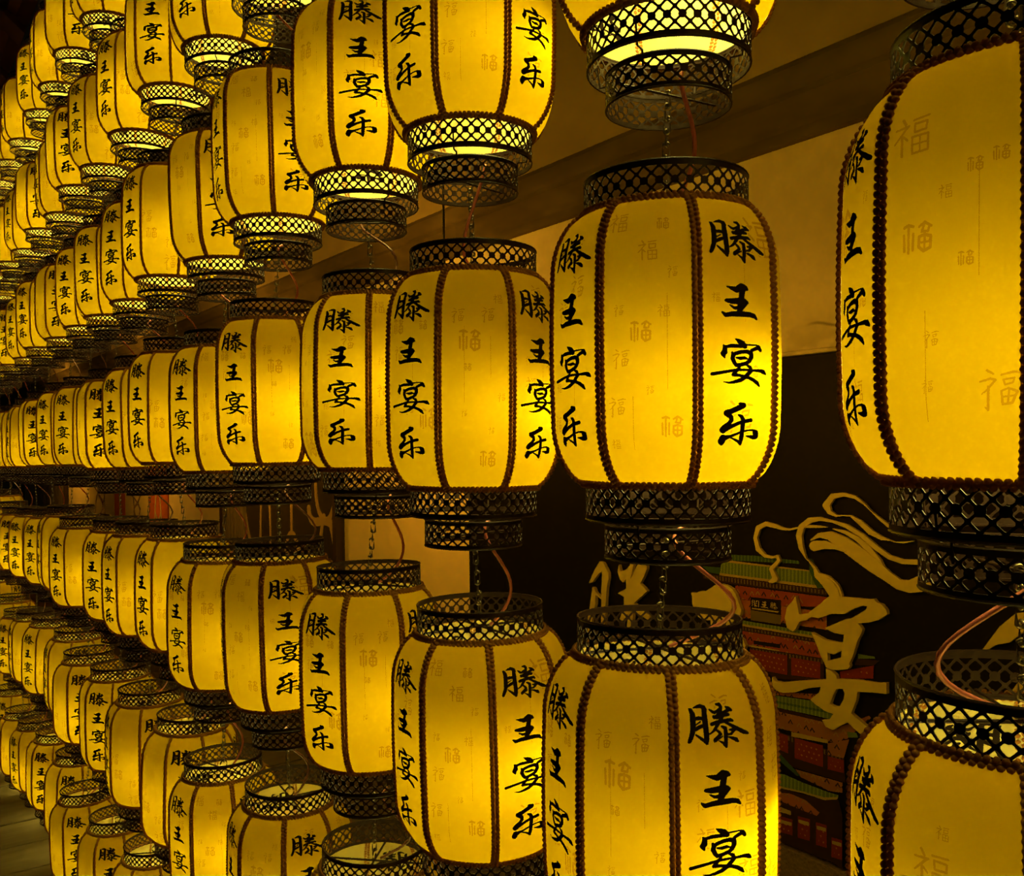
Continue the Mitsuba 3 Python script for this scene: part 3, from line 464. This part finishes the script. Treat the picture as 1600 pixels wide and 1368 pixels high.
# ------------------------------------------------------------------ the hall's own frame: x to the photograph's right along the row, y away from it behind the lanterns, z up
AX = np.array([0.57928052, -0.81512826, 0.0]); AY = np.array([0.81512826, 0.57928052, 0.0]); ORG = np.array([0.0, 9.894 * 0.12, 0.0])
def hall(v):
    v = np.asarray(v, float)
    return ORG + v[..., :1] * AX + v[..., 1:2] * AY + v[..., 2:3] * np.array([0, 0, 1.0])
def hmesh(m):
    return trimesh.Trimesh(hall(np.array(m.vertices)), np.array(m.faces), process=False)
def hbox(x0, x1, y0, y1, z0, z1, bevel=0.0):
    m = trimesh.creation.box(extents=[x1 - x0, y1 - y0, z1 - z0])
    if bevel:
        c = manifold3d.Manifold.cube([x1 - x0 - 2 * bevel, y1 - y0 - 2 * bevel, z1 - z0 - 2 * bevel], True)
        s = manifold3d.Manifold.cube([2 * bevel] * 3, True).rotate([45, 0, 0]) if False else None
        pts = []
        for i in (-1, 1):
            for j in (-1, 1):
                for k in (-1, 1):
                    for q in range(3):
                        e = np.array([(x1 - x0) / 2, (y1 - y0) / 2, (z1 - z0) / 2]); e[q] -= 0
                        for o in range(3):
                            if o != q: e[o] -= bevel
                        pts.append(e * [i, j, k])
        m = trimesh.convex.convex_hull(np.array(pts))
    m.apply_translation([(x0 + x1) / 2, (y0 + y1) / 2, (z0 + z1) / 2])
    return hmesh(m)
def plate(poly, y, thick):
    """A polygon (metres along the wall and up) as a plate whose face stands at depth y, towards the lanterns."""
    out = []
    for q in pieces(poly):
        m = trimesh.creation.extrude_polygon(q, thick, engine='manifold')
        v = np.array(m.vertices)
        out.append(hmesh(trimesh.Trimesh(np.stack([v[:, 0], y + v[:, 2], v[:, 1]], 1), np.array(m.faces)[:, ::-1] if False else np.array(m.faces), process=False)))
    return join(out)
WALL = 2.30
XL, XR = -27.0, 3.2

# the floor: boards across the row
put('floor', hbox(XL, XR, -3.6, WALL + 0.35, -0.14, -0.035), 'mat_dark_ground'); tag('floor', kind='structure')
xs = -3.50
n0 = int((xs - (-9.0)) / 0.285); edges = [xs + 0.285 * k for k in range(-40, 24)]
for i, x in enumerate(edges):
    dz = RNG.uniform(-0.002, 0.002)
    put('floor__plank' + (f'_{i:03d}' if i else ''), hbox(x + 0.004, x + 0.281, -3.5, WALL + 0.2, -0.035, dz, 0.003), 'mat_plank')
put('floor__outer_boards', hbox(XL, edges[0], -3.5, WALL + 0.2, -0.035, 0.0), 'mat_plank')

# the wall: plaster above the shopfronts, a cornice, the upper wall standing forward
put('wall_back', hbox(XL, XR, WALL + 0.02, WALL + 0.32, 0.0, 2.04), 'mat_pier'); tag('wall_back', kind='structure')
put('wall_back__lintel', hbox(XL, XR, WALL - 0.015, WALL + 0.32, 2.044, 2.90), 'mat_plaster')
put('wall_back__drip_edge', hbox(XL, XR, WALL - 0.03, WALL + 0.02, 2.044, 2.062, 0.004), 'mat_plaster')
prof = [(WALL - 0.015, 2.86), (WALL - 0.05, 2.862), (WALL - 0.052, 2.905)]
for t in np.linspace(0, 1, 9): prof.append((WALL - 0.052 - 0.085 * t, 2.905 + 0.075 * t ** 0.6))
prof += [(WALL - 0.15, 2.985), (WALL - 0.152, 3.005)]
for t in np.linspace(0, 1, 9): prof.append((WALL - 0.152 - 0.05 * t, 3.005 + 0.066 * t ** 1.6))
prof += [(WALL - 0.202, 3.09), (WALL + 0.3, 3.09), (WALL + 0.3, 2.86)]
p = np.array(prof); n = len(p)
v = np.vstack([np.column_stack([np.full(n, XL), p]), np.column_stack([np.full(n, XR), p])]); i = np.arange(n); j = (i + 1) % n
put('trim_1', hmesh(trimesh.Trimesh(v, np.vstack([np.stack([i, j, j + n], 1), np.stack([i, j + n, i + n], 1)]), process=False)), 'mat_cornice_shaded', 25); tag('trim_1', kind='structure')
put('wall_upper', hbox(XL, XR, WALL - 0.20, WALL + 0.3, 3.075, 5.2), 'mat_upper_wall'); tag('wall_upper', kind='structure')
put('baseboard_back', hbox(XL, XR, WALL - 0.045, WALL + 0.05, 0.0, 0.125, 0.004), 'mat_carpet'); tag('baseboard_back', kind='structure')

# the shop sign: a black board with gold writing, ribbons and a printed pavilion
sg = 'shop_sign'
put(sg + '__board', hbox(-3.53, 3.1, WALL - 0.03, WALL + 0.03, 0.135, 2.04, 0.003), 'mat_board')
tag(sg, 'black sign board with raised gold calligraphy and a printed pavilion, on the wall', 'sign')
count = {}
for which, outline, holes in SIGN_SHAPES:
    q = Polygon(np.array(outline) / 100, [np.array(h) / 100 for h in holes]).buffer(0)
    nm = 'gold_ribbon' if which == 'ribbon' else 'gold_stroke'
    k = count.get(nm, 0); count[nm] = k + 1
    lift = 0.018 if which != 'ribbon' else 0.012
    put(f'{sg}__{nm}' + (f'_{k:03d}' if k else ''), plate(q, WALL - 0.03 - lift - 0.004 - 0.0006 * k, lift), 'mat_gold')
COL = dict(green=(0.075, 0.125, 0.018), dkgreen=(0.03, 0.07, 0.02), ochre=(0.26, 0.21, 0.05), dark=(0.028, 0.016, 0.010), red=(0.19, 0.042, 0.018), red2=(0.135, 0.022, 0.013), orange=(0.24, 0.085, 0.02), olive=(0.10, 0.085, 0.02), black=(0.012, 0.010, 0.010), fret=(0.19, 0.085, 0.025))
layers = []
def layer(poly, col, lift):
    for q in pieces(poly):
        v, f = triangles(q)
        layers.append((np.column_stack([v[:, 0], np.full(len(v), WALL - 0.0312 - lift), v[:, 1]]), f, np.tile(col, (len(v), 1))))
rows = 0
for k, (col, outline) in enumerate(PAVILION):
    q = Polygon(np.array(outline) / 100).buffer(0); c = np.array(COL[col]); lift = 0.00012 * k
    layer(q, c * 1.35, lift)
    x0, z0, x1, z1 = q.bounds
    o = np.array(outline) / 100
    # the picture's fine lines: tile ribs, brackets, lattices
    if col in ('green', 'dkgreen') and x1 - x0 > 0.2:
        lines = unary_union([Polygon([(x, z0 - 0.1), (x + 0.006, z0 - 0.1), (x + 0.016, z1 + 0.1), (x + 0.010, z1 + 0.1)]) for x in np.arange(x0, x1, 0.017)])
        layer(q.intersection(lines), c * 2.1 + [0.03, 0.02, 0], lift + 0.00006)
    if col == 'dark' and x1 - x0 > 0.3:
        lines = unary_union([box(x, z0, x + 0.007, z1) for x in np.arange(x0, x1, 0.016)])
        edge = q.buffer(-0.004).difference(affinity.translate(q, 0, -0.022))
        layer(edge.intersection(lines), np.array([0.13, 0.10, 0.03]), lift + 0.00006)
    if col in ('red', 'fret', 'orange'):
        r2 = random.Random(k)
        bits = []
        for x in np.arange(x0, x1, 0.034):
            for z in np.arange(z0, z1, 0.03):
                if r2.random() < 0.75:
                    u = x + r2.uniform(-.008, .008); w = z + r2.uniform(-.006, .006)
                    bits.append(Polygon([(u, w), (u + 0.012, w + 0.016), (u + 0.024, w), (u + 0.020, w - 0.004), (u + 0.012, w + 0.009), (u + 0.004, w - 0.004)]))
        layer(q.intersection(unary_union(bits[::2])), np.array([0.03, 0.022, 0.02]), lift + 0.00005)
        layer(q.intersection(unary_union(bits[1::2])), np.array([0.27, 0.19, 0.06]), lift + 0.00006)
    if col == 'red2':
        dots = unary_union([Point(x + (0.011 if (r % 2) else 0), z).buffer(0.0045, quad_segs=1) for r, z in enumerate(np.arange(z0, z1, 0.02)) for x in np.arange(x0, x1, 0.022)])
        layer(q.buffer(-0.012).intersection(dots), np.array([0.34, 0.16, 0.05]), lift + 0.00006)
# the name plaque over the picture's door, read from right to left
PL = [o for c, o in PAVILION if c == 'black'][0]
a, b, c_, d_ = [np.array(q) / 100 for q in PL]
def on_plaque(x, y): return (a * (1 - x) + b * x) * (1 - y) + (d_ * (1 - x) + c_ * x) * y
GATE = [[(10,0,7),(12,120,7)],[(10,5,6),(45,5,6),(45,40,6),(12,40,6)],[(75,40,6),(75,5,6),(110,5,6),(110,120,7),(100,115,4)],[(40,60,6),(80,60,6)],[(55,60,6),(40,85,5)],[(45,80,5),(80,100,5)],[(45,100,6),(78,100,6),(78,118,5),(45,118,5),(45,100,5)]]
for t, g in enumerate((brush(GATE), brush(GLYPH['king']), brush(GLYPH['rise']))):
    g = centred(g); x0, y0, x1, y1 = g.bounds
    for q in pieces(g):
        def m(co):
            co = np.asarray(co); return [on_plaque(0.19 + 0.31 * t + 0.25 * x / (x1 - x0), 0.42 - 0.52 * y / (y1 - y0)) for x, y in co]
        layer(Polygon(m(q.exterior.coords), [m(i.coords) for i in q.interiors]).buffer(0), np.array([0.42, 0.36, 0.22]), 0.0075)
vs, fs, cs, at = [], [], [], 0
for v, f, c in layers: vs.append(v); fs.append(f + at); cs.append(c); at += len(v)
m = trimesh.Trimesh(hall(np.vstack(vs)), np.vstack(fs), process=False)
put(sg + '__printed_pavilion', m, 'mat_print', False, color=np.vstack(cs))
tag(sg + '__printed_pavilion', 'printed picture of a red pavilion with green tiled roofs')

# shopfronts further along the wall
def door(k, x0, x1, motif):
    d = f'door_{k}'
    put(d, hbox(x0, x1, WALL - 0.005, WALL + 0.03, 0.13, 2.04), 'mat_door'); tag(d, kind='structure')
    fr = [hbox(x0, x0 + 0.07, WALL - 0.05, WALL + 0.02, 0.0, 2.04, 0.004), hbox(x1 - 0.07, x1, WALL - 0.05, WALL + 0.02, 0.0, 2.04, 0.004), hbox(x0 + 0.07, x1 - 0.07, WALL - 0.05, WALL + 0.02, 1.97, 2.04, 0.004)]
    put(d + '__frame', join(fr), 'mat_frame')
    if motif:
        xc = x0 + 0.45
        put(d + '__slat', hbox(x0 + 0.09, x0 + 0.30, WALL - 0.04, WALL, 0.13, 1.96, 0.004), 'mat_slat')
    return d
d1 = door(1, -8.0, -5.31, False)
# gold line ornament on the dark glass: a gourd of two loops at its right end, arched lines beside it
def stroke(pts, w=0.05): 
    from shapely.geometry import LineString
    return LineString([tuple(q) for q in spline(pts, 24)]).buffer(w / 2, quad_segs=3)
orn = [stroke([(-5.62, 0.45), (-5.75, 0.7), (-5.66, 1.08), (-5.62, 1.16)]), stroke([(-5.50, 0.45), (-5.38, 0.72), (-5.46, 1.06), (-5.54, 1.16)]),
       stroke([(-5.90, 1.24), (-5.78, 1.14), (-5.58, 1.16), (-5.42, 1.13), (-5.36, 1.24)], 0.07), stroke([(-5.62, 1.18), (-5.76, 1.40), (-5.70, 1.75), (-5.55, 1.9)]), stroke([(-5.52, 1.18), (-5.40, 1.42), (-5.44, 1.72), (-5.55, 1.9)]),
       stroke([(-6.26, 1.25), (-6.26, 1.12), (-6.26, 1.02)]), stroke([(-6.42, 0.70), (-6.38, 0.92), (-6.26, 1.02), (-6.14, 0.92), (-6.10, 0.70)]),
       stroke([(-7.36, 1.3), (-7.36, 1.1), (-7.2, 0.8)]), stroke([(-6.95, 1.3), (-6.98, 1.0), (-6.98, 0.7)], 0.04), stroke([(-6.76, 1.3), (-6.74, 1.0), (-6.74, 0.7)], 0.04)]
put(d1 + '__line_ornament', join([plate(q, WALL - 0.012, 0.006) for q in orn]), 'mat_motif')
for k, x in enumerate(np.arange(-7.92, -7.35, 0.10)):
    put(d1 + '__slat' + (f'_{k:03d}' if k else ''), hbox(x, x + 0.075, WALL - 0.045, WALL - 0.005, 0.13, 1.97, 0.006), 'mat_slat')
for k, (x0, x1) in ((2, (-19.2, -16.2)), (3, (-25.5, -21.2))):
    d = door(k, x0, x1, False)
    for q, x in enumerate(np.arange(x0 + 0.1, x1 - 0.2, 0.30)):
        put(d + '__slat' + (f'_{q:03d}' if q else ''), hbox(x, x + 0.24, WALL - 0.045, WALL - 0.005, 0.13, 1.97, 0.01), 'mat_slat')
def poster(x0, x1, bsdf, label, art, ink):
    key = numbered('poster')
    put(key + '__sheet', hbox(x0, x1, WALL + 0.004, WALL + 0.02, 0.35, 1.9), bsdf)
    put(key + '__drawing', join([plate(q, WALL + 0.001, 0.003) for q in art]), ink)
    tag(key, label, 'poster')
poster(-10.86, -10.02, 'mat_orange', 'orange poster with a pale outlined figure, on the wall left of the dark door', [stroke([(-10.62, 0.6), (-10.55, 1.1), (-10.44, 1.3), (-10.33, 1.1), (-10.26, 0.6)], 0.04), stroke([(-10.56, 1.0), (-10.44, 0.9), (-10.32, 1.0)], 0.03), stroke([(-10.44, 1.28), (-10.50, 1.42), (-10.44, 1.5), (-10.38, 1.42), (-10.44, 1.28)], 0.03)], 'mat_paper')
poster(-12.08, -10.90, 'mat_paper', 'cream poster with thin ink drawing, between two orange posters on the wall', [stroke([(-11.8, 0.6), (-11.6, 1.0), (-11.7, 1.3), (-11.5, 1.5)], 0.05), stroke([(-11.6, 1.0), (-11.3, 1.15), (-11.15, 1.4)], 0.04), stroke([(-11.62, 0.95), (-11.4, 0.8), (-11.2, 0.6)], 0.04)], 'mat_paper_ink')
poster(-12.72, -12.12, 'mat_orange', 'narrow orange poster, left of the cream poster on the wall', [stroke([(-12.6, 0.5), (-12.4, 0.9), (-12.45, 1.5)], 0.04)], 'mat_paper')
poster(-14.40, -12.76, 'mat_paper', 'pale poster with a faint sketch, farthest left of the posters', [stroke([(-14.0, 0.6), (-13.8, 1.1), (-13.5, 1.0), (-13.2, 1.4)], 0.04), stroke([(-13.9, 1.3), (-13.5, 1.35), (-13.3, 0.7)], 0.03)], 'mat_paper_ink')

# a dark timber canopy over the far end of the walkway
key = 'walkway_canopy'
tag(key, 'dark timber canopy over the far end of the walkway, at the upper left corner', 'canopy')
for k, x in enumerate(np.arange(-9.0, -24.0, -1.5)):
    put(key + '__rafter' + (f'_{k:03d}' if k else ''), hmesh(tube([[x, WALL - 0.20, 5.28], [x, 1.2, 6.2], [x, -0.2, 7.4]], 0.11, 4)), 'mat_timber')
for k, (y, z) in enumerate(((1.7, 6.0), (0.8, 6.75), (-0.15, 7.55))):
    put(key + '__purlin' + (f'_{k:03d}' if k else ''), hbox(-24.0, -8.5, y - 0.06, y + 0.06, z - 0.06, z + 0.06, 0.01), 'mat_timber')
put(key + '__roof_board', hmesh(trimesh.Trimesh(np.array([[-24, 2.2, 5.75], [-8.5, 2.2, 5.75], [-8.5, -0.6, 8.15], [-24, -0.6, 8.15], [-24, 2.2, 5.80], [-8.5, 2.2, 5.80], [-8.5, -0.6, 8.2], [-24, -0.6, 8.2]]), np.array([[0, 1, 2], [0, 2, 3], [4, 6, 5], [4, 7, 6], [0, 4, 5], [0, 5, 1], [3, 2, 6], [3, 6, 7], [1, 5, 6], [1, 6, 2], [0, 3, 7], [0, 7, 4]]), process=False)), 'mat_timber')
# ------------------------------------------------------------------ the lanterns
TIER = dict(v='top row', u='second row from the top', t='third row from the top', m='middle row', l='third row from the bottom', k='second row from the bottom', j='bottom row')
SIGHT = dict(v=8, u=4, t=0, m=0, l=0, k=3, j=7)     # the first string of each row that is in the picture
NTH = ['', 'first', 'second', 'third', 'fourth', 'fifth', 'sixth', 'seventh', 'eighth', 'ninth', 'tenth', 'eleventh', 'twelfth', 'thirteenth', 'fourteenth', 'fifteenth', 'sixteenth', 'seventeenth']
LEFTMOST = dict(v=14, u=15, t=15, m=14, l=15, k=15, j=15)
SAID = {(0, 'm'): 'largest yellow lantern, cut off by the right edge of the photograph', (0, 'l'): 'large yellow lantern in the lower right corner, a red cord in its top ring',
        (0, 't'): 'lantern of which only the lowest ring shows at the upper right corner', (1, 't'): 'yellow lantern cut off by the top edge, bright pierced bottom rings before the cornice',
        (1, 'm'): 'large whole yellow lantern between two columns of writing, just left of the largest lantern', (1, 'l'): 'large yellow lantern cut off by the bottom edge, left of the printed pavilion',
        (2, 'm'): 'large yellow lantern with a blank front panel, second from the right in the middle row', (2, 'l'): 'large yellow lantern with open top ring, left of the lantern beside the printed pavilion',
        (2, 't'): 'large yellow lantern cut off by the top edge, writing at both of its sides', (3, 't'): 'large yellow lantern cut off by the top edge, one column of writing in its middle',
        (3, 'k'): 'lantern at the bottom edge whose open top ring shows its lamp holder and bars'}
BOW = {(1, 'm'): 0.18, (1, 'l'): 0.50, (2, 'm'): -0.10, (2, 'l'): 0.30, (0, 'l'): -0.42, (3, 'm'): 0.25}
by = {}
for n_, t, x, y, z, turn in LANTERNS: by[(n_, t)] = (x, y, z, turn)
ORDER = 'vutmlkj'
BULB_R = 0.43
LR = np.random.default_rng(3)
RAIL = max(z for _, t, x, y, z, _ in LANTERNS if t == 'v') + 2.1 * RAD
POSE = {}
for k_, (x, y, z, turn) in by.items():
    tilt = LR.normal(0, 0.7, 2)
    POSE[k_] = T().translate([x, y, z]).rotate([1, 0, 0], float(tilt[0])).rotate([0, 1, 0], float(tilt[1]))
def lantern(n_, t):
    x, y, z, turn = by[(n_, t)]
    key = numbered('palace_lantern')
    fine = n_ <= NEAR
    grp = ('lantern_near', 'lantern_nearer')[(n_ + ORDER.index(t)) % 2] if fine else 'lantern_far'
    M = POSE[(n_, t)]; m = np.array(M.matrix); here = np.array([x, y, z])
    scene[key] = {'type': 'instance', 'to_world': M.rotate([0, 0, 1], float(turn)), 'group': {'type': 'ref', 'id': grp}}
    # the bulb hangs a little out of the middle
    out = np.array([x, y]); out /= np.linalg.norm(out); right = np.array([out[1], -out[0]])
    b = right * (0.31 + LR.normal(0, 0.08)) - out * (0.08 + LR.normal(0, 0.06)); bz = -0.24 + LR.normal(0, 0.10)
    c = m[:3, :3] @ (np.array([b[0], b[1], bz]) * RAD) + here
    w = 1.0 / (x * x + y * y + 0.3)
    scene[key + '__bulb'] = {'type': 'sphere', 'center': [float(q) for q in c], 'radius': BULB_R * RAD, 'bsdf': {'type': 'ref', 'id': 'mat_socket'},
                             'emitter': {'type': 'area', 'radiance': rgb(*(BULB * float(LR.uniform(0.78, 1.18)))), 'sampling_weight': float(w)}}
    scene[key + '__lamp_holder'] = mikit.ply(socket_mesh(b[0], b[1], bz, BULB_R), 'mat_collar', 30, to_world=M)
    # the chain up to the lantern above, and the flex beside it
    i = ORDER.index(t)
    hook = (m[:3, :3] @ np.array([0, 0, 1.350 * RAD])) / RAD
    if i:
        q = (n_, ORDER[i - 1]); um = np.array(POSE[q].matrix); ut = math.radians(by[q][3])
        up = (um[:3, :3] @ np.array([0, 0, (BAR + 0.018) * RAD]) + um[:3, 3] - here) / RAD
    else:
        up = np.array([0, 0, (RAIL - z) / RAD]); ut = 0.0
    put(key + '__chain', chain_mesh(hook, up, math.radians(turn) + math.pi / 2, ut + math.pi / 2, fine), 'mat_steel', True, to_world=T().translate([x, y, z]))
    s = LR.uniform(0.22, 0.5); f = LR.uniform(-0.1, 0.2)
    s = BOW.get((n_, t), s)
    r3, o3 = np.append(right, 0), np.append(out, 0)
    side = np.array([-math.sin(ut), math.cos(ut), 0]); side *= 1 if side @ r3 >= 0 else -1
    p = [up + [0, 0, 0.15] + side * 0.24, up * 0.85 + hook * 0.15 + side * (0.16 + s * 0.3) - o3 * 0.1, up * 0.45 + hook * 0.55 + r3 * (s + 0.06) - o3 * (0.15 + f), up * 0.1 + hook * 0.9 + r3 * s - o3 * 0.1, np.array([0, 0, 1.215]) + r3 * 0.10]
    if not i: p[0] = up + [0, 0, -0.02] + side * 0.24
    cord = tube(spline(p, 18 if fine else 10), 0.020, 6 if fine else 4); cord.apply_scale(RAD)
    put(key + '__power_cord', cord, 'mat_cord' if LR.random() < 0.6 or n_ < 2 else 'mat_cord_dark', True, to_world=T().translate([x, y, z]))
    nth = n_ - SIGHT[t] + 1
    if (n_, t) in SAID: lab = SAID[(n_, t)]
    elif nth < 1 or n_ > LEFTMOST[t]: lab = f'yellow palace lantern out of sight, {NTH[n_ + 2]} string from the right, {TIER[t]}'
    else:
        look = 'big yellow lantern' if n_ < 5 else 'yellow lantern' if n_ < 9 else 'small far yellow lantern'
        where = f'{NTH[nth]} from the right'
        if n_ > 11: where = 'farthest left' if n_ == LEFTMOST[t] else f'{NTH[LEFTMOST[t] + 1 - n_]} from the left'
        lab = f'{look}, {where} in the {TIER[t]}'
        if len(lab.split()) < 12: lab += ', black calligraphy on it'
    labels[key] = {'label': lab, 'category': 'lantern', 'group': 'yellow palace lanterns hung in rows'}
    for q in range(8):
        if fine or q % 2: labels[key + '__silk_panel' + (f'_{q:03d}' if q else '') + '__faint_print'] = {'kind': 'stuff'}
for n_ in range(-1, 16):
    for t in ORDER: lantern(n_, t)
put('hanging_rail', hmesh(tube([[-5.8, 0, RAIL + 0.040], [-3, 0, RAIL + 0.040], [0, 0, RAIL + 0.040], [1.6, 0, RAIL + 0.040]], 0.035, 10)), 'mat_steel', True)
tag('hanging_rail', 'steel rail above the top row that carries the lantern strings', 'rail')
for q, x in enumerate((-5.7, 1.5)):
    put('hanging_rail__post' + (f'_{q:03d}' if q else ''), hmesh(tube([[x, 0, 0.0], [x, 0, 2], [x, 0, RAIL + 0.040]], 0.03, 10)), 'mat_steel', True)

# added fill: spotlights over the walkway that brighten the wall and shopfronts
for q, (x, z) in enumerate(((0.24, 1.9), (-1.60, 1.9), (-3.75, 2.2), (-6.6, 2.2), (-10.4, 2.2), (-15.2, 2.2))):
    k = numbered('added_wall_spotlight')
    a = np.arange(20) / 20 * 2 * np.pi; y0 = 0.86
    def ring(r, y): return np.stack([x + r * np.cos(a), np.full(20, y), z + r * np.sin(a)], 1)
    rims = [ring(0.010, y0 - 0.02), ring(0.085, y0), ring(0.105, y0 + 0.03), ring(0.105, y0 + 0.16), ring(0.098, y0 + 0.16), ring(0.098, y0 + 0.09), ring(0.010, y0 + 0.085)]
    f = [[i * 20 + j, i * 20 + (j + 1) % 20, (i + 1) * 20 + (j + 1) % 20] for i in range(6) for j in range(20)] + [[i * 20 + j, (i + 1) * 20 + (j + 1) % 20, (i + 1) * 20 + j] for i in range(6) for j in range(20)]
    put(k + '__housing', hmesh(trimesh.Trimesh(np.vstack(rims), f, process=False)), 'mat_socket', 40)
    face = trimesh.Trimesh(hall(np.vstack([ring(0.094, y0 + 0.115), [[x, y0 + 0.115, z]]])), [[j, 20, (j + 1) % 20] for j in range(20)], process=False)
    if face.face_normals[0] @ AY < 0: face.invert()
    scene[k + '__lens'] = mikit.ply(face, 'mat_socket', False, emitter={'type': 'area', 'radiance': rgb(*(np.array([1.0, 0.39, 0.018]) * FILL_SPOTS[q])), 'sampling_weight': 4.0})
    put(k + '__stem', hmesh(tube([[x, y0 + 0.06, z + 0.10], [x, y0 + 0.06, 4.2], [x, y0 + 0.06, 4.9]], 0.004, 5)), 'mat_socket', True)
    put(k + '__bracket', hmesh(tube([[x, y0 + 0.06, 4.9], [x, 1.6, 4.9], [x, WALL - 0.203, 4.9]], 0.018, 6)), 'mat_steel', True)
    tag(k, f'added black spotlight over the walkway, brightening the wall, {NTH[q + 1]} from the right', 'spotlight', 'added walkway spotlights')
